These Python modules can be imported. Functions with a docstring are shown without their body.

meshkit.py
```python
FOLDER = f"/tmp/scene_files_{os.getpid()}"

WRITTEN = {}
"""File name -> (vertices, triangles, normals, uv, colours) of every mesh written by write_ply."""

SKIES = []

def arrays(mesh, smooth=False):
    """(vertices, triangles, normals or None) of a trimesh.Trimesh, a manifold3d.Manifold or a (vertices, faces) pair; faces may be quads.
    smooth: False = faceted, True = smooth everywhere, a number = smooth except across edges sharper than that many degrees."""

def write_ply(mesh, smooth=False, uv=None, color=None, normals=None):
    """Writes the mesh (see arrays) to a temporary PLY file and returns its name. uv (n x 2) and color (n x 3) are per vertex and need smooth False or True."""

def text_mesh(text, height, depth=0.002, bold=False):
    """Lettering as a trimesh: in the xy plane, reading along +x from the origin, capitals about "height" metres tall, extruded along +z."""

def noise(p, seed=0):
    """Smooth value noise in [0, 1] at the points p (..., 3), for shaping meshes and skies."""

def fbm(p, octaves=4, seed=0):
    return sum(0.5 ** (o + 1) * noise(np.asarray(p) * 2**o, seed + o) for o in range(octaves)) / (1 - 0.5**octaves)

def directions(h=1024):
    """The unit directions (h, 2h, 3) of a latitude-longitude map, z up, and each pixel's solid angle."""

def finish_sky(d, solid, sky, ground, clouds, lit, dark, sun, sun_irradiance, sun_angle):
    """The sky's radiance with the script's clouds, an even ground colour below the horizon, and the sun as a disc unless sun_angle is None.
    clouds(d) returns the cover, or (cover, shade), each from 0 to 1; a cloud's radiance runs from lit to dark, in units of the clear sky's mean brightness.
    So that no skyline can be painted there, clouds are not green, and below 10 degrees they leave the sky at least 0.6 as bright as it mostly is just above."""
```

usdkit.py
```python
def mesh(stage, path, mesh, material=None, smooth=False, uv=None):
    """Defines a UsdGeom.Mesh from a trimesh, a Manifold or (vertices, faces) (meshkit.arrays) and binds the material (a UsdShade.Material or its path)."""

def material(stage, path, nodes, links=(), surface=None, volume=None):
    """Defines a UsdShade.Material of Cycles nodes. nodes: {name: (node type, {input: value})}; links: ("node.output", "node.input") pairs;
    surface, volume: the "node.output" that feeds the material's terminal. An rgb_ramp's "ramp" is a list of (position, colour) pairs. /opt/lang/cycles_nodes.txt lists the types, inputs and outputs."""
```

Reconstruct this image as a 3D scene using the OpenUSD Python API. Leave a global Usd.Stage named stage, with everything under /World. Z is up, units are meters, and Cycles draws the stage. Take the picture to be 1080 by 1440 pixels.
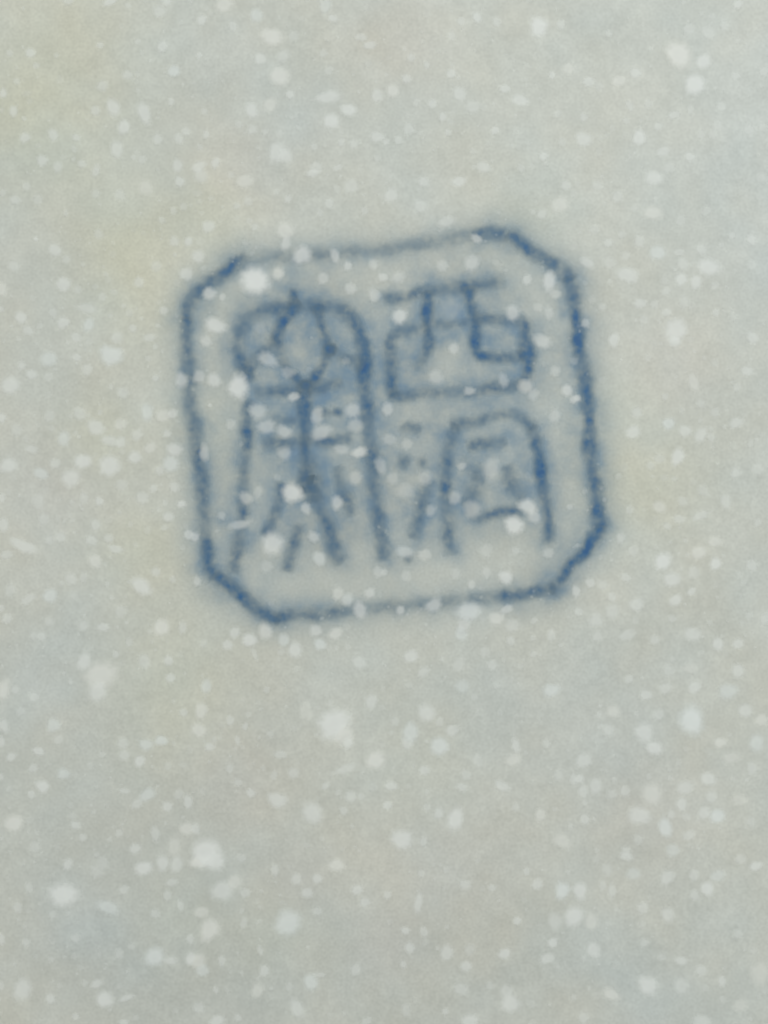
import math, random
import numpy as np
from scipy.ndimage import gaussian_filter, map_coordinates
from pxr import Usd, UsdGeom, UsdLux, UsdShade, Gf, Sdf, Vt
import usdkit

rng = np.random.default_rng(11)
stage = Usd.Stage.CreateInMemory()
UsdGeom.SetStageUpAxis(stage, 'Z'); UsdGeom.SetStageMetersPerUnit(stage, 1.0)
UsdGeom.Xform.Define(stage, '/World')

# ---------------------------------------------------------------- camera and light
WIDE = 0.037                       # metres of glaze across the picture
S = WIDE / 1080.0                  # metres for each unit of the drawing below
DIST = 0.105
cam = UsdGeom.Camera.Define(stage, '/World/camera')
cam.AddTranslateOp().Set(Gf.Vec3d(0, 0, DIST))
F = 6.0
cam.CreateFocalLengthAttr(F); cam.CreateHorizontalApertureAttr(F * WIDE / DIST)
cam.CreateVerticalApertureAttr(F * WIDE / DIST * 4 / 3)
cam.CreateClippingRangeAttr(Gf.Vec2f(0.002, 20.0))
cam.CreateFStopAttr(2.2); cam.CreateFocusDistanceAttr(DIST + 0.0034)
cam.CreateExposureAttr(0.0)

def aim(prim, eye, to):
    eye, to = np.array(eye, float), np.array(to, float)
    z = eye - to; z /= np.linalg.norm(z)
    x = np.cross([0, 1, 0.1], z); x /= np.linalg.norm(x); y = np.cross(z, x)
    m = Gf.Matrix4d(*x, 0, *y, 0, *z, 0, *eye, 1)
    UsdGeom.Xformable(prim).AddTransformOp().Set(m)

def rect(name, eye, w, h, power, colour):
    l = UsdLux.RectLight.Define(stage, '/World/' + name)
    l.CreateWidthAttr(w); l.CreateHeightAttr(h); l.CreateIntensityAttr(power); l.CreateColorAttr(Gf.Vec3f(*colour))
    aim(l, eye, (0, 0, 0))
rect('window_light', (0.205, 0.225, 0.33), 0.38, 0.38, 5.7, (0.935, 1.0, 1.02))
rect('room_light', (-0.55, 0.15, 0.75), 0.8, 0.8, 2.0, (1.0, 0.95, 0.84))

# ---------------------------------------------------------------- helpers
def P(px, py):
    return (np.asarray(px, float) - 540) * S, (720 - np.asarray(py, float)) * S

def height(x, y):                  # the base is very slightly dished and uneven
    return 0.35 * (x * x + y * y) + 1.2e-5 * np.sin(x * 310 + 1.0) * np.cos(y * 270 + 0.4)

_T = rng.random((256, 256))
def noise2(x, y, k=0):             # smooth value noise in 0..1
    t = np.roll(_T, (k * 37, k * 91), (0, 1))
    y, x = np.broadcast_arrays(np.asarray(y, float) % 256, np.asarray(x, float) % 256)
    v = map_coordinates(t, [y.ravel(), x.ravel()], order=3, mode='grid-wrap').clip(0, 1)
    return v.reshape(x.shape) if x.ndim else float(v[0])

def prim_float(m, name, v):
    UsdGeom.PrimvarsAPI(m).CreatePrimvar(name, Sdf.ValueTypeNames.FloatArray, 'vertex').Set(Vt.FloatArray.FromNumpy(np.asarray(v, np.float32)))

used = {}
def path(parent, name):
    k = used.get((parent, name), -1) + 1; used[(parent, name)] = k
    return f'{parent}/{name}' + (f'_{k:03d}' if k else '')

def put(parent, name, v, f, mat, **primvars):
    p = path(parent, name)
    m = usdkit.mesh(stage, p, (np.asarray(v, float), np.asarray(f, int)), mat, smooth=True)
    for k, a in primvars.items():
        prim_float(m, k, a)
    return m.GetPrim()

# ---------------------------------------------------------------- materials
LOOKS = '/World/Looks'
def glaze_nodes(colour_scale=1.0):
    return {
        'geo': ('geometry', {}),
        'b1': ('noise_texture', {'scale': 900.0, 'detail': 3.0, 'roughness': 0.6}),
        'bump': ('bump', {'height': 1.0, 'strength': 0.18, 'distance': 0.00006}),
    }, [('geo.position', 'b1.vector'), ('b1.fac', 'bump.height')]

def glaze_material():
    n, l = glaze_nodes()
    n.update({
        'tint': ('attribute', {'attribute': 'tint'}),
        'cloud': ('noise_texture', {'scale': 1500.0, 'detail': 4.0, 'roughness': 0.55}),
        'cloudr': ('rgb_ramp', {'ramp': [(0.25, (0.95, 0.951, 0.95)), (0.5, (1.0, 1.0, 1.0)), (0.75, (1.055, 1.055, 1.053))]}),
        'grain': ('noise_texture', {'scale': 7000.0, 'detail': 2.0, 'roughness': 0.6}),
        'grainr': ('rgb_ramp', {'ramp': [(0.25, (0.915, 0.918, 0.915)), (0.75, (1.08, 1.08, 1.08))]}),
        'm1': ('mix_color', {'blend_type': 'multiply', 'fac': 1.0}),
        'm2': ('mix_color', {'blend_type': 'multiply', 'fac': 1.0}),
        'p': ('principled_bsdf', {'roughness': 0.42, 'specular_ior_level': 0.4}),
    })
    l += [('geo.position', 'cloud.vector'), ('geo.position', 'grain.vector'), ('cloud.fac', 'cloudr.fac'), ('grain.fac', 'grainr.fac'),
          ('tint.color', 'm1.a'), ('cloudr.color', 'm1.b'), ('m1.result', 'm2.a'), ('grainr.color', 'm2.b'),
          ('m2.result', 'p.base_color'), ('bump.normal', 'p.normal')]
    return usdkit.material(stage, LOOKS + '/celadon_glaze', n, l, surface='p.BSDF')

def ink_material(name, ramp, noise_scale, noise_amount, most):
    """cobalt that thins out: how much of it there is decides how far it covers and how blue it is"""
    n, l = glaze_nodes()
    n.update({
        'cover': ('attribute', {'attribute': 'cover'}),
        'n1': ('noise_texture', {'scale': noise_scale, 'detail': 2.0, 'roughness': 0.5}),
        'nm': ('map_range', {'from_min': 0.28, 'from_max': 0.72, 'to_min': 1.0 - noise_amount, 'to_max': 1.0 + noise_amount}),
        'mul': ('math', {'math_type': 'multiply'}),
        'lim': ('clamp', {'min': 0.0, 'max': most}),
        'ramp': ('rgb_ramp', {'ramp': ramp}),
        'p': ('principled_bsdf', {'roughness': 0.42, 'specular_ior_level': 0.4}),
        't': ('transparent_bsdf', {}),
        'mix': ('mix_closure', {}),
    })
    l += [('geo.position', 'n1.vector'), ('n1.fac', 'nm.value'), ('cover.fac', 'mul.value1'), ('nm.result', 'mul.value2'),
          ('mul.value', 'lim.value'), ('mul.value', 'ramp.fac'), ('ramp.color', 'p.base_color'), ('bump.normal', 'p.normal'),
          ('lim.result', 'mix.fac'), ('t.BSDF', 'mix.closure1'), ('p.BSDF', 'mix.closure2')]
    return usdkit.material(stage, LOOKS + '/' + name, n, l, surface='mix.closure')

def speck_material(name, colour):
    n, l = glaze_nodes()
    n.update({
        'cover': ('attribute', {'attribute': 'cover'}), 'strength': ('attribute', {'attribute': 'strength'}),
        'n1': ('noise_texture', {'scale': 3200.0, 'detail': 3.0, 'roughness': 0.6}),
        'nm': ('map_range', {'from_min': 0.2, 'from_max': 0.8, 'to_min': -0.15, 'to_max': 0.15}),
        'add': ('math', {'math_type': 'add'}),
        'edge': ('map_range', {'range_type': 'smoothstep', 'from_min': 0.0, 'from_max': 0.94, 'to_min': 0.0, 'to_max': 1.0, 'clamp': True}),
        'mul': ('math', {'math_type': 'multiply'}),
        'p': ('principled_bsdf', {'roughness': 0.42, 'specular_ior_level': 0.4, 'base_color': colour}),
        't': ('transparent_bsdf', {}),
        'tl': ('translucent_bsdf', {'color': colour}), 'sheet': ('mix_closure', {'fac': 0.44}),
        'mix': ('mix_closure', {}),
    })
    l += [('geo.position', 'n1.vector'), ('n1.fac', 'nm.value'), ('cover.fac', 'add.value1'), ('nm.result', 'add.value2'),
          ('add.value', 'edge.value'), ('edge.result', 'mul.value1'), ('strength.fac', 'mul.value2'), ('bump.normal', 'p.normal'),
          ('mul.value', 'mix.fac'), ('t.BSDF', 'mix.closure1'), ('p.BSDF', 'sheet.closure1'), ('tl.BSDF', 'sheet.closure2'), ('sheet.closure', 'mix.closure2')]
    return usdkit.material(stage, LOOKS + '/' + name, n, l, surface='mix.closure')

GLAZE = glaze_material()
INK = ink_material('cobalt_ink', [(0.0, (0.21, 0.27, 0.29)), (0.30, (0.145, 0.225, 0.295)), (0.55, (0.088, 0.178, 0.285)), (0.85, (0.044, 0.130, 0.262)), (1.0, (0.029, 0.105, 0.248))], 3000.0, 0.36, 0.86)
BLEED = ink_material('cobalt_bleed', [(0.0, (0.245, 0.345, 0.41)), (0.5, (0.175, 0.285, 0.39)), (1.0, (0.13, 0.235, 0.37))], 1500.0, 0.35, 0.7)
SPECKS = [speck_material('speck_white', (0.96, 0.97, 0.95)), speck_material('speck_cool', (0.945, 0.97, 0.96)), speck_material('speck_warm', (0.965, 0.965, 0.93))]

# ---------------------------------------------------------------- the piece of porcelain
BASE = '/World/porcelain_base'
base = UsdGeom.Xform.Define(stage, BASE).GetPrim()
base.SetCustomDataByKey('label', 'grey-green glazed porcelain base with white specks and a blue octagonal seal mark')
base.SetCustomDataByKey('category', 'porcelain')

def tint(px, py):
    """the body's own uneven colour: creamy, greenish, pinkish and blue-grey patches"""
    c = np.empty((len(px), 3)); c[:] = (0.487, 0.493, 0.448)
    def patch(x, y, r, rgb, ry=None):
        w = np.exp(-((px - x) / r) ** 2 - ((py - y) / (ry or r)) ** 2)[:, None]
        c[:] = c + 0.46 * w * np.array(rgb)
    cream, rose, blue, green, dim = (0.012, 0.002, -0.055), (0.022, -0.006, -0.010), (-0.022, 0.000, 0.030), (-0.006, 0.004, -0.010), (-0.045, -0.042, -0.032)
    for a in ((70, 60, 150, cream), (30, 180, 90, cream), (195, 420, 85, cream), (180, 330, 70, cream), (245, 970, 85, cream, 130), (140, 610, 55, cream), (300, 300, 60, cream), (200, 770, 60, cream),
              (620, 1190, 120, rose), (945, 520, 70, rose), (340, 240, 60, rose), (330, 1090, 80, rose), (560, 60, 70, rose), (420, 1240, 50, rose), (545, 1330, 50, rose), (910, 1150, 90, rose), (70, 680, 60, rose), (900, 680, 90, cream),
              (1050, 170, 110, blue, 170), (860, 1010, 110, blue), (910, 1400, 120, blue), (300, 90, 70, blue), (60, 210, 70, blue), (70, 950, 100, blue), (440, 170, 60, blue), (110, 1320, 100, blue), (1060, 380, 80, blue), (700, 1010, 90, blue),
              (130, 240, 90, green), (600, 1100, 90, green), (250, 1290, 70, green), (870, 560, 60, green), (390, 1310, 60, green), (740, 300, 70, green), (280, 600, 80, green),
              (150, 1300, 190, dim), (330, 1400, 140, dim), (640, 1400, 170, dim), (250, 1130, 120, dim)):
        patch(*a)
    for k, (f, amp) in enumerate(((1 / 60, 0.014), (1 / 26, 0.010))):
        g = (noise2(px * f + 40, py * f + 90, k) - 0.5) * 2
        h = (noise2(px * f * 0.8 + 7, py * f * 0.8 + 31, k + 5) - 0.5) * 2
        c += amp * (g[:, None] * np.array((1, 1, 1)) + h[:, None] * np.array((0.45, 0.0, -0.45)))
    return c

R0, rings, segs = 0.0365, 190, 560
rr = np.linspace(0, 1, rings + 1)[1:] * R0
th = np.arange(segs) * 2 * np.pi / segs
xs = np.concatenate([[0], np.outer(rr, np.cos(th)).ravel()]); ys = np.concatenate([[0], np.outer(rr, np.sin(th)).ravel()])
top = np.stack([xs, ys, height(xs, ys)], 1)
edge_z = height(R0 * np.cos(th), R0 * np.sin(th))
lip = []
for a in np.linspace(0, np.pi / 2, 6)[1:]:
    r = R0 + 0.0012 * math.sin(a)
    lip.append(np.stack([r * np.cos(th), r * np.sin(th), edge_z - 0.0012 * (1 - math.cos(a))], 1))
lip.append(np.stack([(R0 + 0.0012) * np.cos(th), (R0 + 0.0012) * np.sin(th), np.full(segs, -0.0042)], 1))
lip.append(np.stack([R0 * np.cos(th), R0 * np.sin(th), np.full(segs, -0.005)], 1))
v = np.vstack([top] + lip + [[[0, 0, -0.005]]])
n_r = rings + len(lip); faces = []
i = np.arange(segs); j = (i + 1) % segs
faces.append(np.stack([np.zeros(segs, int), 1 + i, 1 + j], 1))
for k in range(n_r - 1):
    a, b = 1 + k * segs, 1 + (k + 1) * segs
    faces += [np.stack([a + i, b + i, b + j], 1), np.stack([a + i, b + j, a + j], 1)]
a = 1 + (n_r - 1) * segs
faces.append(np.stack([a + i, np.full(segs, len(v) - 1), a + j], 1))
f = np.vstack(faces)
g = usdkit.mesh(stage, BASE + '/glazed_body', (v, f), GLAZE, smooth=True)
UsdGeom.PrimvarsAPI(g).CreatePrimvar('tint', Sdf.ValueTypeNames.Color3fArray, 'vertex').Set(Vt.Vec3fArray.FromNumpy(tint(v[:, 0] / S + 540, 720 - v[:, 1] / S).astype(np.float32)))

# ---------------------------------------------------------------- the blue seal mark
# each stroke: points (x, y, how dense), half width
def stroke(*pts, w=12.0, soft=1.0):
    return dict(p=np.array(pts, float), w=w, soft=soft)

BORDER = [
    stroke((262, 452, .62), (266, 430, .74), (275, 412, .74), (290, 400, .62), (309, 391, .68), (324, 378, .74), (336, 366, .66), (350, 358, .42), w=12),
    stroke((338, 367, .30), (366, 364, .25), (398, 361, .42), (414, 361, .40), (440, 358, .30), (460, 360, .40), (490, 355, .42), (530, 352, .38), (580, 346, .36), (620, 339, .36), (660, 333, .45), (690, 329, .68), (716, 332, .72), w=13),
    stroke((712, 328, .62), (728, 338, .66), (742, 350, .90), (760, 363, .66), (780, 374, .66), (796, 384, .58), (806, 396, .55), w=13),
    stroke((800, 388, .80), (804, 405, .82), (808, 430, .86), (811, 455, .92), (815, 485, .86), (819, 515, .84), (823, 550, .78), (828, 590, .88), (831, 625, .86), (833, 660, .80), (838, 695, .80), (842, 725, .90), (846, 745, .90), w=12.5),
    stroke((849, 738, .70), (838, 756, .84), (822, 776, .84), (806, 793, .78), (792, 810, .78), (780, 826, .72), (774, 836, .6), w=12),
    stroke((782, 829, .62), (760, 832, .70), (735, 835, .66), (704, 838, .62), (680, 841, .38), (640, 847, .36), (600, 850, .40), (560, 853, .40), (530, 856, .36), (500, 858, .34), (470, 862, .46), (440, 864, .60), (412, 866, .60), (384, 872, .60), w=12.5),
    stroke((394, 874, .62), (376, 866, .74), (358, 852, .80), (342, 838, .74), (326, 828, .74), (312, 818, .80), (300, 806, .78), w=12.5),
    stroke((304, 814, .7), (294, 798, .92), (290, 778, .86), (288, 750, .66), (286, 715, .56), (283, 680, .60), (280, 650, .58), (278, 628, .62), (273, 600, .60), (269, 570, .50), (265, 535, .50), (264, 500, .56), (262, 470, .56), (262, 445, .66), w=12.5),
    stroke((283, 628, .6), (280, 634, .95), (277, 640, .6), w=4),
]
LEFT = [
    stroke((354, 540, .5), (349, 527, .92), (340, 510, .66), (334, 490, .55), (335, 468, .55), (346, 448, .58), (368, 436, .60), (396, 431, .68), (425, 429, .66), (455, 430, .62), (480, 436, .60), (498, 449, .66), (507, 468, .78), (512, 495, .76), (511, 518, .95), (514, 548, .80), (517, 580, .72), (518, 612, .66), (523, 645, .66), (525, 680, .62), (529, 712, .60), (534, 748, .64), (541, 790, .60), w=13),
    stroke((413, 404, .45), (412, 418, .62), (414, 434, .66), w=10),
    stroke((424, 424, .6), (410, 435, .84), (399, 449, .84), (392, 466, .74), (391, 484, .55), (396, 504, .45), (407, 522, .50), (420, 536, .66), (431, 546, .9), w=10.5),
    stroke((390, 474, .5), (372, 492, .42), (358, 510, .62), (347, 526, .86), w=12),
    stroke((446, 428, .66), (450, 444, .78), (456, 462, .60), (460, 480, .58), (459, 498, .66), (453, 514, .55), (445, 528, .76), (435, 541, .90), (428, 548, .9), w=10.5),
    stroke((456, 484, .5), (464, 491, .9), (472, 499, .5), w=11),
    stroke((462, 488, .72), (478, 498, .40), (496, 508, .50), (512, 518, .7), w=11),
    stroke((431, 534, .9), (430, 550, 1.05), (430, 570, .94), (427, 590, .88), (428, 612, .74), (430, 636, .62), (434, 648, .80), (430, 668, .88), (434, 690, .66), (440, 708, .5), w=12.5),
    stroke((353, 560, .6), (347, 572, .62), (346, 592, .64), (346, 616, .74), (345, 640, .42), (344, 672, .46), (342, 700, .42), (342, 718, .70), (338, 740, .52), (335, 768, .56), (331, 790, .58), (326, 808, .46), w=11.5),
    stroke((356, 553, .42), (385, 548, .52), (415, 548, .54), (440, 548, .56), (462, 544, .54), (484, 538, .46), w=11),
    stroke((450, 589, .4), (456, 581, .54), (461, 573, .4), w=10),
    stroke((472, 587, .4), (474, 579, .54), (476, 571, .4), w=10),
    stroke((378, 588, .3), (400, 590, .48), (420, 590, .46), w=11),
    stroke((366, 623, .42), (398, 622, .54), (424, 620, .58), (450, 621, .60), (472, 618, .60), (498, 616, .46), w=12),
    stroke((398, 676, .76), (395, 694, .62), (391, 712, .56), (386, 730, .62), (378, 746, .66), (371, 756, .40), w=11),
    stroke((420, 734, .42), (417, 748, .60), (413, 762, .66), (407, 784, .66), (403, 806, .50), w=9.5),
    stroke((438, 668, .74), (443, 694, .58), (450, 716, .56), (461, 740, .62), (468, 762, .66), (474, 784, .62), (482, 793, .58), w=12),
    stroke((472, 654, .54), (478, 676, .54), (484, 696, .56), (490, 716, .64), (494, 728, .5), w=11),
    stroke((440, 650, .36), (446, 668, .42), (452, 690, .40), (450, 710, .34), w=13),
    stroke((414, 640, .24), (428, 662, .34), (420, 690, .26), w=12),
]
UPPER = [
    stroke((538, 421, .50), (556, 418, .56), (574, 416, .42), (590, 412, .58), (612, 409, .58), (636, 404, .50), (654, 402, .62), (672, 401, .50), (694, 398, .46), (712, 394, .36), w=11.5),
    stroke((599, 408, .70), (602, 428, .84), (602, 450, .76), (604, 474, .72), (602, 488, .78), (595, 502, .56), (587, 514, .55), (583, 522, .36), w=10.5),
    stroke((659, 401, .62), (661, 422, .60), (665, 444, .88), (668, 462, .84), (669, 486, .80), (674, 499, .84), (698, 503, .56), (720, 502, .62), (740, 496, .80), w=11.5),
    stroke((664, 448, .80), (684, 450, .52), (706, 451, .48), (728, 452, .56), (739, 458, .62), (741, 480, .72), (743, 500, .88), (744, 520, .74), (740, 538, .56), (734, 548, .46), w=12),
    stroke((606, 462, .42), (584, 465, .46), (562, 468, .54), (552, 474, .62), (551, 490, .64), (549, 504, .66), (549, 522, .72), (550, 544, .80), (554, 560, .76), w=12),
    stroke((546, 554, .86), (562, 556, .66), (586, 555, .48), (612, 552, .50), (640, 551, .42), (668, 549, .50), (696, 545, .66), (716, 542, .56), (736, 538, .48), w=11.5),
    stroke((608, 458, .36), (634, 455, .46), (660, 452, .50), w=9),
]
LOWER = [
    stroke((560, 608, .34), (570, 601, .58), (580, 602, .66), (593, 609, .36), w=10),
    stroke((556, 646, .36), (568, 650, .50), (577, 655, .46), w=12),
    stroke((586, 656, .38), (595, 651, .46), (603, 649, .3), w=12),
    stroke((606, 672, .34), (597, 696, .50), (592, 716, .62), (588, 738, .56), (581, 760, .46), w=12.5),
    stroke((566, 786, .34), (574, 788, .44), (584, 786, .3), w=9),
    stroke((640, 594, .66), (634, 610, .62), (630, 634, .62), (627, 660, .66), (626, 684, .64), (627, 714, .58), (630, 744, .58), (634, 766, .62), (636, 782, .50), w=12.5),
    stroke((632, 598, .54), (654, 594, .48), (680, 590, .46), (704, 584, .50), (724, 582, .50), (740, 592, .60), (752, 606, .62), w=11.5),
    stroke((746, 598, .62), (755, 614, .62), (757, 636, .70), (761, 660, .96), (764, 680, .90), (767, 700, .52), (769, 724, .58), (771, 748, .60), (772, 768, .46), w=11),
    stroke((656, 632, .50), (672, 627, .62), (690, 624, .54), (714, 619, .54), w=11),
    stroke((683, 652, .34), (676, 668, .44), (669, 684, .52), (662, 700, .50), (650, 714, .42), w=15),
    stroke((711, 652, .40), (716, 672, .52), (724, 690, .46), (738, 704, .36), w=14),
    stroke((660, 712, .26), (668, 730, .34), (678, 730, .46), (694, 724, .62), (714, 721, .60), (736, 717, .58), w=10),
    stroke((652, 640, .22), (664, 660, .26), (674, 676, .3), w=11),
]

LAYER = [0]
RAST = 3.0                          # spacing of the raster the bleed is worked out on
def resample(p, step=2.2):
    d = np.concatenate([[0], np.cumsum(np.hypot(*np.diff(p[:, :2], axis=0).T))])
    t = np.linspace(0, d[-1], max(4, int(d[-1] / step)))
    q = np.stack([np.interp(t, d, p[:, k]) for k in range(3)], 1)
    k = np.exp(-0.5 * (np.arange(-5, 6) / 2.4) ** 2); k /= k.sum()
    if len(q) > 12:
        for c in range(3):
            e = np.concatenate([2 * q[0, c] - q[5:0:-1, c], q[:, c], 2 * q[-1, c] - q[-2:-7:-1, c]])
            q[:, c] = np.convolve(e, k, 'valid')
    return q, t

def ribbon(s, seed):
    q, t = resample(s['p'])
    d = np.gradient(q[:, :2], axis=0); d /= np.linalg.norm(d, axis=1, keepdims=True) + 1e-9
    nrm = np.stack([-d[:, 1], d[:, 0]], 1)
    L = t[-1]; w = s['w']
    wob = (noise2(t / 24, np.full_like(t, seed * 3.7), 3) - 0.5) * 4.5 * min(1, w / 10)
    wid = 1.08 * w * (0.95 + 0.32 * noise2(t / 19, np.full_like(t, seed * 5.3), 6))
    a = np.linspace(-1, 1, 11)
    px = q[:, 0, None] + nrm[:, 0, None] * (a * wid[:, None] + wob[:, None]); py = q[:, 1, None] + nrm[:, 1, None] * (a * wid[:, None] + wob[:, None])
    prof = 0.66 * (1 - a ** 2) ** 3.2 + 0.34 * (1 - a ** 2) ** 1.4
    ends = np.clip(np.minimum(t, L - t) / min(7.0, L * 0.4) + 0.12, 0, 1) ** 0.8
    along = 0.92 * q[:, 2] ** 1.5 * (0.64 + 0.72 * noise2(t / 15, np.full_like(t, seed * 2.1), 9)) * ends
    patchy = 0.74 + 0.52 * noise2(px.ravel() / 10, py.ravel() / 10, 12).reshape(px.shape)
    cov = along[:, None] * prof[None] * patchy
    if w == 13 or w == 12.5:
        cov *= 0.93
    cov[:, 0] = cov[:, -1] = 0; cov[0] = cov[-1] = 0
    return px, py, cov

def strokes(parent, items, seed):
    for k, s in enumerate(items):
        px, py, cov = ribbon(s, seed + k)
        x, y = P(px, py); n, m = px.shape
        LAYER[0] += 1
        v = np.stack([x.ravel(), y.ravel(), (height(x, y) + 2.6e-6 + LAYER[0] * 6e-8).ravel()], 1)
        i, j = np.meshgrid(np.arange(n - 1), np.arange(m - 1), indexing='ij'); q = (i * m + j).ravel()
        f = np.vstack([np.stack([q, q + m, q + m + 1], 1), np.stack([q, q + m + 1, q + 1], 1)])
        tri = v[f[0]]
        if np.cross(tri[1] - tri[0], tri[2] - tri[0])[2] < 0:
            f = f[:, ::-1]
        put(parent, 'border_line' if items is BORDER else 'brush_stroke', v, f, INK, cover=cov.ravel())

# the pale wash of cobalt that has run into the glaze: worked out on one raster, each patch of it belonging to the strokes that feed it most
BL = (1.7, 2.3, 2.5)
GROUPS = (BORDER, LEFT, UPPER, LOWER)
X0, Y0, NX, NY = 180.0, 250.0, 251, 236
WASH = []
for items in GROUPS:
    img = np.zeros((NY, NX))
    for s in items:
        q, _ = resample(s['p'], 1.0)
        np.add.at(img, (((q[:, 1] - Y0) / RAST).round().astype(int), ((q[:, 0] - X0) / RAST).round().astype(int)), q[:, 2] * s['w'] / 12)
    WASH.append(BL[0] * gaussian_filter(img, 9 / RAST) + BL[1] * gaussian_filter(img, 20 / RAST) + (0.4 if items is BORDER else 1.0) * BL[2] * gaussian_filter(img, 34 / RAST))
WASH = np.array(WASH)
TOTAL = WASH.sum(0); TOTAL = 0.66 * (1 - np.exp(-TOTAL / 0.66))
OWNER = WASH.argmax(0)
GY, GX = np.mgrid[0:NY, 0:NX]; GX, GY = X0 + GX * RAST, Y0 + GY * RAST
TOTAL = np.clip(TOTAL * (0.76 + 0.48 * noise2(GX / 21, GY / 21, 15)) - 0.025, 0, 1)

def bleed(name, k, label):
    x, y = P(GX, GY)
    v = np.stack([x.ravel(), y.ravel(), (height(x, y) + 1.2e-6).ravel()], 1)
    i, j = np.meshgrid(np.arange(NY - 1), np.arange(NX - 1), indexing='ij'); q = (i * NX + j).ravel()
    q = q[(OWNER.ravel()[q] == k)]
    f = np.vstack([np.stack([q, q + NX, q + NX + 1], 1), np.stack([q, q + NX + 1, q + 1], 1)])
    c = TOTAL.ravel(); f = f[c[f].max(1) > 0.001]
    ids, inv = np.unique(f, return_inverse=True)
    p = put(BASE, name, v[ids], inv.reshape(-1, 3), BLEED, cover=c[ids])
    p.SetCustomDataByKey('label', label)
    strokes(str(p.GetPath()), GROUPS[k], 40 * k + 1)

bleed('seal_border', 0, 'blue octagonal border drawn round the seal characters')
bleed('seal_character', 1, 'tall blue seal character filling the seal\'s inner column with an arched top')
bleed('seal_character', 2, 'small squarish blue seal character in the seal\'s upper corner')
bleed('seal_character', 3, 'faint blue seal character with three dots and an arched frame')

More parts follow.
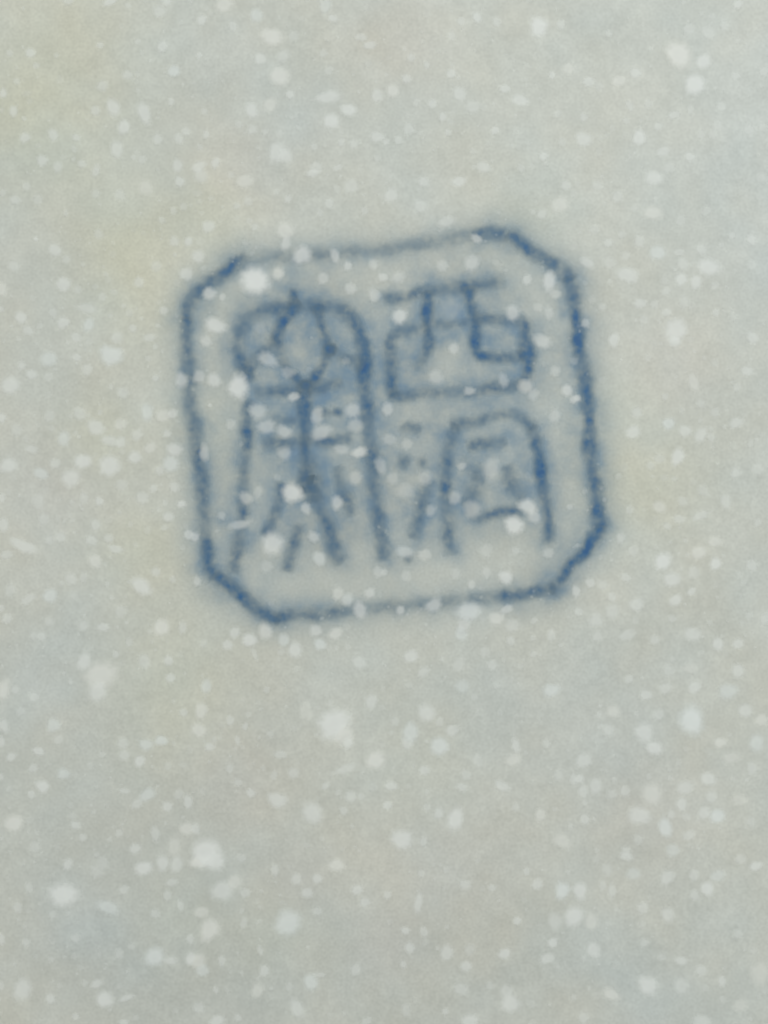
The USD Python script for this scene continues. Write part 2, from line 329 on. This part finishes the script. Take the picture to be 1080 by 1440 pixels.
# ---------------------------------------------------------------- white specks in the glaze: x, y, rx, ry, angle, strength
TXT = """
44 76 7 5;15 77 5 3;52 94 5 3;142 65 5 4;157 3 12/5 6;97 2 8 4;225 18 9 4;235 4 6 4;229 67 7 5;245 101 8 6;6 133 6 5;20 158 7 5;145 122 8 4;160 152 9/12 6;203 160 9/15/20 6;175 180 9 6;76 191 7/9 5;36 195 8 5;165 210 9/12 5;108 194 6 4;222 197 7 4;60 227 8 5;135 157 7 4;180 107 7 4;25 116 5 3;241 144 5 4;252 196 7 4;116 231 6 4;82 236 7 4;262 186 6 4;250 233 8 5;137 236 5 3;200 225 6 3;35 168 4 3
316 8 13/10 6;284 30 7 5;361 23 9 5;328 38 6 4;383 53 16/12 7;413 52 7 3;458 10 9 4;468 27 7/6 5;520 65 9/6 5;508 54 9/5 4;393 108 15/12 7;398 80 10/8 4;366 84 8 5;280 80 4 4;455 76 6 3;408 134 6 5;462 137 17/8/10 6;530 135 8 5;490 155 12/8 7;466 171 10/11 7;354 156 9 6;380 148 9 5;355 183 7 4;336 176 6 3;288 158 5 3;290 190 5 4;390 215 12/14 6;402 220 10 5;530 193 10/7 5;480 201 5 4;497 203 6 3;303 230 6/8 5;280 235 10/7 5;442 207 5 3;463 100 7 3;445 236 9 4;475 236 8/4 4;373 186 5 3
648 32 6 4;670 26 7 6;698 32 6 4;757 39 13/14 9;788 36 7 4;578 82 6 4;600 92 5 4;635 52 7 3;634 105 7 5;572 112 7 5;552 128 10/8 6;646 133 9 5;608 147 7 5;665 151 9 4;710 126 8/6 5;731 142 12/8 6;776 107 5 5;799 98 8 5;622 165 6 5;575 182 8 4;630 187 5 4;696 184 6 5;560 198 6 4;543 200 5 4;764 221 6 5;680 236 10/7 5;784 161 6 3;585 145 5 3;733 237 6 3;790 200 6 3
953 78 17/19 9;988 88 12/9 7;976 120 14 9;968 43 8 4;995 48 10/9 4;1036 8 7 5;828 116 9/7 5;870 115 10/8 6;893 104 8 5;842 123 6 3;855 49 5 3;885 150 5/9 4;911 147 6 3;947 163 9/5 4;970 156 5/7 3;1013 151 7 4;1033 109 6 4;820 166 6 4;820 197 12/10 6;898 194 10 7;925 179 7/6 4;880 171 5 3;932 214 10/7 5;969 222 8/6 5;1008 177 7 4;1052 184 8 4;1002 190 6 3;985 190 6 3;1073 102 8/6 4;1000 25 5 3;1070 180 6 3;940 237 8 3;1017 38 6 3
135 243 6 4;22 282 8/6 4;5 272 5 3;38 263 6 3;54 282 7 3;253 256 7 5;205 265 10 4;135 273 6 3;169 275 8 3;78 352 9 5;51 337 3 5;90 400 10 6;30 447 8 6;94 365 6 3;20 375 8 3;2 407 8/10 5;139 330 7 3;196 397 8 4;245 340 7 4;265 340 6 5;262 385 9 5;220 375 8 3;228 310 5 3;244 297 5 3;230 437 7/6 4;123 434 14/7 4;89 454 9/8 5;125 457 8 5;40 465 8/6 4;187 462 6 4;107 475 7 4;165 475 9 4;210 475 9/6 4;144 418 6 3;110 408 6 3;75 440 6 3;2 435 5 4
345 255 13/9 5;440 244 10/6 5;293 319 9/8 5;283 248 9 4;401 324 12/12 6;402 342 7/10 5;425 359 12 7;359 395 20/18 10;391 385 8/9 6;295 413 9 6;303 458 14/11 7;493 406 8 5;526 415 8/9 5;279 361 9 5;471 360 6/10 5;489 374 6 5;454 392 8 4;405 280 6 4;463 287 7 4;349 284 7 3;313 418 5 4;494 262 10 4;538 390 7 5;358 319 5 3;513 297 6 3;333 290 5 3;450 300 5 3;525 372 7 4
596 256 8 5;645 256 10/7 6;550 275 10 5;591 290 9 4;678 241 8/6 5;787 288 12/11 6;795 262 7 4;628 312 12/7 4;762 302 8 4;663 370 12/9/30 5;622 374 8 4;560 390 9 4;562 445 11/9 7;721 440 10 6;772 396 9/13 7;741 394 7 5;781 414 7 4;772 440 7/9 4;757 433 7 3;762 480 13/9 6;670 336 8/6 5;634 434 15/14 2
919 251 14/9 6;918 300 13/10 6;868 277 8 4;840 262 8 3;882 387 16/10 6;924 356 11/10 6;898 340 8/9 4;855 342 7 4;995 376 18/11/-20 7;957 393 8/9 6;978 397 8/10 6;960 372 8 4;957 310 7 3;992 298 7 3;1056 338 7 5;1028 332 5 4;985 352 7 4;955 355 8/5 4;950 465 16/17 8;937 440 7/6 4;900 427 9/7 5;936 410 6 3;1006 440 5 4;863 478 7/11 6;1058 475 8 5;826 370 10/7 5;857 370 9 3;835 323 8 3;847 432 6 3;1056 374 7 3;1004 402 6 3;1013 345 4 3;874 330 6 3;962 425 8 3;823 455 6 4;905 450 6 3;880 360 7 3;920 428 6 3;1070 252 8 3
156 500 16/14 8;69 505 11 5;15 542 12 6;45 527 8 5;31 514 6 4;108 503 6 4;135 601 12/11 6;117 649 12/10 7;154 655 16/14 7;100 673 13/12 6;12 655 12/11 6;190 643 10/8 6;211 630 10/7/30 5;245 632 11/9 6;240 652 12/10 6;207 580 9/11 5;230 585 10/9 5;170 597 9/8 5;154 620 12/7 5;170 622 8 5;193 612 8 4;90 617 9 5;45 632 9/6 4;58 666 10/8 5;255 535 8/11 5;219 532 5 4;123 520 8 4;3 588 7 5;113 582 9 4;70 585 8 3;140 705 6 5;255 709 6 6;200 700 9 4;245 685 7/8 4;225 662 7 4;216 687 6 4;173 553 8 4;69 530 7 3;24 605 8 3;78 652 8 4;55 705 9 3;118 700 7 3;171 682 8 3;243 582 7 5;235 610 6 4;3 700 6 4
301 535 9 6;335 544 13/17/-25 9;376 505 13/9 5;362 578 12 5;411 693 14/13 9;413 558 8/6 6;400 607 10 5;375 600 12/9 5;496 577 11/10 5;500 598 10 4;452 608 16/9/20 5;446 585 8/12 5;505 636 11/7/15 7;480 632 11/7 4;346 700 9 5;474 707 8/9 6;430 715 7 5;363 693 6/9 3;500 672 9 4;325 597 7 3;287 637 7/11 4;400 637 9 4;535 655 7/12 4;295 570 3 4;290 480 8 4;280 530 8 4;405 524 9 3;366 462 9/8 2
638 490 8 5;760 485 12/9 5;797 549 8 6;739 543 10/9 6;545 575 7/10 5;660 550 8/6 5;613 530 10 4;781 522 7 4;708 535 7/10 4;780 585 8/9 4;598 672 10/9 4;552 673 8 3;570 690 11 3;742 712 12/10 7;640 700 8/10 4;690 660 11/16 4;548 618 10/8 3;572 625 8 3;650 655 6 4;807 562 6 5;750 555 8 4;801 713 5 3;664 716 12/11 4;606 718 7/9 3
864 484 8 6;949 481 8 5;940 596 8/9/-20 6;890 608 10/9 6;953 642 9/12 7;963 606 9/8 5;985 612 8/11/-30 5;975 538 8/12/30 5;1050 522 9/7 5;1035 595 10/7/20 5;895 580 8 4;1034 665 7 4;1020 705 8/10 4;927 713 9 5;927 645 8 3;985 568 6 3;1000 615 7 3;1005 580 7 3;935 558 5 3;1065 660 8 3;988 690 8 3;960 705 7 3;1035 545 6 3;885 717 6 3;915 655 6 3;812 560 5 5
5 738 8/9 5;33 768 20/8 6;10 780 9/6 4;134 789 9/10 6;199 824 15/11 7;227 882 12 7;71 838 10/9 6;100 814 8 4;163 772 10/6 5;153 757 7 4;129 760 8 4;237 727 9/7 5;265 752 7 5;40 843 12/6/30 4;119 930 9/14/-25 6;142 950 25/18 7;138 972 13/14 6;145 882 9/6 5;118 880 8 4;203 930 8/10 4;237 929 7 5;240 953 7 5;163 920 5 4;59 895 6 4;257 882 6/9 4;219 804 7 4;10 870 7 4;86 755 7 4;70 760 6 3;243 815 5 3;182 903 6 3;15 830 8 3;2 855 5 4;70 875 7 3;118 812 5/8 3;170 860 9 3;135 738 7 4;62 730 8 3;48 895 6 3
337 738 14/6 5;383 765 14/17/-35 7;441 755 8 5;449 785 9 6;351 900 10 7;373 888 10 6;415 914 11/10 6;399 900 8 5;450 906 8 6;472 891 10/8/20 6;444 887 9/8 5;488 843 9/8 5;475 835 8/9 5;506 858 8/13 6;520 834 8/7 5;330 890 8 5;320 907 8/7 5;375 797 9 3;532 805 8 4;274 755 6 5;505 932 9 4;312 725 6 3;277 817 6 4;358 920 4/10 3
723 739 12 9;711 812 9/10 8;659 860 17/13 7;652 878 9/10 5;648 891 8/10 5;698 870 11/9 6;712 857 9/6 5;578 923 10/9 6;569 776 13/7 5;597 780 9/8 5;663 822 6 4;684 805 7 4;751 727 9/8 5;610 851 12/8 5;563 858 6 5;718 902 7 4;720 880 10 4;692 935 7/8 4;595 945 9/7/40 4;645 935 9 3;682 917 8/7 3;571 810 7 3;725 775 6 3;771 778 8 4;775 893 6/9 4;751 873 5 3;683 775 9 3;641 807 7 3;540 805 5 4
932 789 12/11 9;982 777 11/9 6;1006 793 8/9 7;944 815 12/10 6;950 844 10/7/35 6;1005 762 10/7 5;972 832 7/5/30 5;830 820 8/6 5;880 812 8/6 4;895 850 10/9 5;861 860 9/11 4;838 872 10 4;974 892 11/10 5;1009 906 8/9 6;1037 905 8 5;920 900 7 4;882 893 11/8 4;970 940 10/8 4;1037 943 9/10 5;1056 795 9/7 4;1075 870 6/9 4;955 730 9/6 4;985 725 12/6 4;810 832 6/8 5;847 822 7 3;873 757 7 4;890 775 8 3;938 740 6 3;975 805 9 3;840 895 8 3;860 840 6 4;1065 735 6 3;885 955 6 4;940 943 8 3;813 860 6 4;945 870 6 3
5 970 10/14 6;76 1020 9 5;5 1020 8/9 5;55 1056 9/6 6;16 1064 8/6 5;60 1105 9 7;45 1117 6 4;20 1157 14/11 8;90 1088 9/8 5;47 1080 7/6 4;227 1041 9/7 6;206 1047 10/8 5;197 1070 8 6;173 1045 8 4;175 1062 8/7 4;208 1117 12/8 5;193 1130 9/7 4;175 1112 8/4 4;236 1134 8/7 5;107 1160 7/6 5;117 1177 6 4;2 1043 6/8 5;265 1127 7/9 5;263 1165 9/10 6;190 1193 9/7 5;219 1172 6/12 4;245 1190 8/14 4;258 1002 6 4;22 970 6 4;48 980 7 4;2 1092 5 4;168 1171 6 3;50 1190 8 3;252 1117 7 3;82 1040 6 3;30 1000 7 3
470 1018 24/20 9;484 1034 14/14 7;528 1069 13 8;522 987 9 5;489 1045 8 5;440 1143 14 6;390 1125 13/10 6;283 999 9/11 6;280 1027 10 6;290 965 8 5;486 1081 16/6 4;394 1061 9/6 4;324 1013 6/7 4;345 1021 4/6 4;334 1041 4/7 4;295 1050 7/6 5;353 1115 7/6 5;483 1140 6 4;413 1087 8 4;458 1105 6/5 4;493 1120 8 4;290 1198 20/18 9;302 1210 14/14 8;281 1211 14/9 7;430 1000 10 3;275 1165 6/8 5;323 1080 6 3;385 1090 5/7 3;375 970 5 3;335 1100 6 3;508 1120 5 3
618 1049 13 7;577 1030 10/14/-15 6;573 1045 8 5;600 1003 12 6;636 1027 9/8/20 5;640 1152 12/15/-15 8;565 1180 15/14 8;617 1144 7/8 5;775 971 12/9/15 6;725 1048 6/10 5;722 1068 12/8/35 5;706 1105 11/7 5;550 1105 9/7 5;597 1083 8/7 5;760 1146 8/9 5;649 1107 8/6 4;545 1132 7/6 5;790 1182 13/9 5;650 965 9 4;595 1183 6/7 4;672 1070 8 3;655 1090 7 3;768 1045 6 3;785 1090 8 3;555 1015 6 3;618 1015 6 3;600 1135 6 3;725 1135 6 3;806 1095 5/9 4
972 1013 18/19 9;905 1030 13 6;862 1000 9 5;920 1052 12/9 7;976 967 9/8 5;1023 972 13/10 5;1047 999 10/9 5;1070 1012 8/9 5;1063 1045 10/11 5;1012 1044 9/7 6;995 1095 10 6;963 1107 12/9 5;958 1130 8 5;916 1117 14 6;898 1147 15/13 6;935 1163 9/13 7;1008 1147 10/9/30 7;990 1143 8/9 5;1040 1124 11/8 4;1027 1065 12/8 4;837 1105 9/10 5;820 1070 11/10 5;926 1005 8 4;855 1027 8 4;842 1005 4 3;814 1095 7 5;820 1113 8 4;878 1112 7 4;822 1152 7 4;968 1174 9/7 4;945 1195 9 4;897 1180 7 3;1057 1080 8 4;1000 1120 8 4;908 977 8 5;935 968 9 4;1055 1155 7 3;943 1145 6 4;860 1117 8 3;880 1197 7 4
90 1257 20/17 9;202 1220 12/10 8;229 1213 9/11 6;249 1215 8/13 5;96 1215 7/8 5;218 1344 14/12 7;240 1350 9/6 5;148 1404 12 7;33 1390 13 6;72 1403 7 5;152 1275 15/9 5;175 1250 8/6 4;137 1382 9/6/30 5;178 1402 12/4 5;26 1275 7 4;38 1324 6 4;2 1318 6/9 5;268 1320 6 4;219 1284 8/6 4;242 1240 9/6 4;254 1272 5/8 4;268 1347 7/9 6;75 1284 6 3;108 1428 5 4;175 1436 7/5 5;2 1385 6 4;42 1247 6/8 3;108 1318 7 3;168 1340 6/8 3;185 1330 5 3;145 1213 9 3;236 1258 6/8 4;137 1225 9 3
405 1297 17/18 8;312 1252 16/13 6;330 1240 10 5;295 1307 13/16/-15 7;283 1282 11/8 5;278 1350 12/10 6;285 1363 9/8 5;437 1380 10/11 6;362 1392 9/10 5;473 1216 13/8 6;372 1364 8 5;305 1435 12/8 6;418 1417 8/14/20 5;432 1255 9/7 5;446 1235 8/7 5;417 1236 8 4;446 1281 7/6 4;502 1251 8 5;513 1268 7 4;312 1350 5/8 4;304 1391 4/5 4;335 1430 5/6 4;280 1416 8 4;515 1435 9/5 4;343 1297 5/8 3;366 1335 4/8 4;500 1363 8 4;340 1207 7 3;450 1370 8/4 4;345 1255 8/6 4;407 1386 6 3;387 1223 6/8 4
790 1252 10/12/-20 8;806 1288 13/14 8;755 1243 8 5;588 1270 6/14/-10 5;570 1308 7/6 5;576 1332 7 5;596 1310 6/8 4;628 1339 9/11 5;655 1358 9/7 5;709 1340 9/7 6;727 1294 6 5;777 1325 8/7 6;769 1347 10/7 5;718 1410 14/12 6;712 1393 9 4;660 1435 12/9 6;648 1390 11/8 4;654 1244 9/7 4;692 1248 6 4;571 1418 7/10 3;626 1421 5 4;545 1258 6 4;780 1295 10/12 4;567 1355 5 4;740 1225 5 4;688 1385 6 3;660 1335 8 3;592 1228 6 3
910 1384 13 8;859 1397 12/8 6;815 1252 10/12 7;831 1295 9/12 5;834 1335 9/12 6;994 1249 9/10 7;1062 1217 10/6/15 6;938 1233 11/9 5;938 1285 9 5;976 1258 7/8 4;1008 1231 10/8 4;890 1228 10/8 4;957 1350 9/6 5;903 1276 8 4;860 1252 6/11 4;1014 1378 6/7 5;985 1363 8 4;1067 1367 14/16 4;985 1435 13/9 5;880 1204 10/6 5;820 1430 8 4;1040 1412 10 4;853 1222 8 3;847 1245 5/8 3;957 1385 10 4;975 1230 7/9 4;1037 1312 7 3;930 1345 6 3;1040 1207 8 3;905 1325 7 3
"""
spots = []
for item in TXT.replace('\n', ';').split(';'):
    if item.strip():
        x, y, r, a = item.split(); r = [float(q) for q in r.split('/')]
        spots.append((float(x), float(y), r[0], r[1] if len(r) > 1 else r[0] * rng.uniform(0.9, 1.12), r[2] if len(r) > 2 else rng.uniform(-25, 25), {10: 1.0, 9: .90, 8: .80, 7: .78, 6: .68, 5: .59, 4: .48, 3: .38, 2: .22}[int(a)]))
spots = [(x, y, a, b, c, st * (0.90 if 325 < x < 790 and 400 < y < 810 and st < 0.75 else 1.0)) for x, y, a, b, c, st in [(q[0], q[1], q[2] * 1.07, q[3] * 1.07, q[4], q[5]) for q in spots]]
kept = []
for q in sorted(spots, key=lambda q: -q[5] * q[2] * q[3]):
    if all(math.hypot(q[0] - o[0], q[1] - o[1]) > 0.55 * max(o[2], o[3]) for o in kept):
        kept.append(q)
spots = kept
spots.sort(key=lambda q: -q[2] * q[3] * (q[5] + 0.2))

def speck(px, py, rx, ry, ang, a, lift, n=10):
    t = np.arange(n) * 2 * np.pi / n + rng.uniform(0, 1)
    k = 1 + rng.uniform(0.03, 0.11) * np.sin(2 * t + rng.uniform(0, 6)) + rng.uniform(0.02, 0.09) * np.sin(3 * t + rng.uniform(0, 6)) + rng.normal(0, 0.03, n)
    c, s = math.cos(math.radians(ang)), math.sin(math.radians(ang))
    X, Y, C = [0.0], [0.0], [1.0]
    for q, cov in ((0.48, 0.92), (0.86, 0.54), (1.42, 0.0)):
        w = 1 + (k - 1) * min(1, q + 0.1)
        X += list(q * w * np.cos(t) * rx); Y += list(q * w * np.sin(t) * ry); C += [cov] * n
    X, Y, C = np.array(X), np.array(Y), np.array(C)
    x, y = P(px + X * c + Y * s, py - X * s + Y * c)
    v = np.stack([x, y, height(x, y) + lift + C * min(rx, ry) * S * 0.006], 1)
    i = np.arange(n); j = (i + 1) % n
    f = [np.stack([np.zeros(n, int), 1 + i, 1 + j], 1)]
    for r in range(2):
        p, q = 1 + r * n, 1 + (r + 1) * n
        f += [np.stack([p + i, q + i, q + j], 1), np.stack([p + i, q + j, p + j], 1)]
    f = np.vstack(f)
    tri = v[f[0]]
    if np.cross(tri[1] - tri[0], tri[2] - tri[0])[2] < 0:
        f = f[:, ::-1]
    return v, f, C, np.full(len(v), a)

for k, (px, py, rx, ry, ang, a) in enumerate(spots[:300]):
    v, f, C, A = speck(px, py, rx, ry, ang, a, 6.5e-6 + (k % 40) * 6e-8)
    put(BASE, 'white_speck', v, f, SPECKS[[0, 0, 0, 1, 2][int(rng.integers(5))]], cover=C, strength=A)

rest = list(spots[300:])
SX = np.array([q[:4] for q in spots])
def crowded(px, py, r):
    return bool((np.hypot(SX[:, 0] - px, SX[:, 1] - py) < 1.1 * r + 0.9 * np.maximum(SX[:, 2], SX[:, 3])).any())
first = len(rest)
for k in range(3800):               # the dust of tiny specks between them
    px, py = rng.uniform(-60, 1140), rng.uniform(-60, 1500)
    if noise2(px / 90, py / 90, 21) < rng.uniform(0.2, 0.75):
        continue
    r = 1.8 + 4.2 * rng.random() ** 2
    if 300 < px < 800 and 380 < py < 820 and rng.random() < 0.9:
        continue
    if crowded(px, py, r) or any(abs(px - o[0]) + abs(py - o[1]) < 1.3 * (r + o[2]) for o in rest[first:]):
        continue
    inside = 250 < px < 850 and 330 < py < 880
    rest.append((px, py, r, r * rng.uniform(0.8, 1.3), rng.uniform(0, 180), rng.uniform(0.12, 0.34) * (0.7 if inside else 1)))
for k in range(260):                # and beyond the frame it goes on
    t, r = rng.uniform(0, 2 * np.pi), 1060 * math.sqrt(rng.random())
    px, py = 540 + r * math.cos(t), 720 + r * math.sin(t)
    if -20 < px < 1100 and -20 < py < 1460:
        continue
    r = rng.uniform(5, 14); rest.append((px, py, r, r, 0, rng.uniform(0.3, 0.7)))
V, Fs, C, A, n = [], [], [], [], 0
for k, q in enumerate(rest):
    v, f, c, a = speck(*q, 9.2e-6 + (k % 97) * 3e-8, n=7)
    V.append(v); Fs.append(f + n); C.append(c); A.append(a); n += len(v)
dust = put(BASE, 'fine_specks', np.vstack(V), np.vstack(Fs), SPECKS[0], cover=np.concatenate(C), strength=np.concatenate(A))
dust.SetCustomDataByKey('kind', 'stuff')
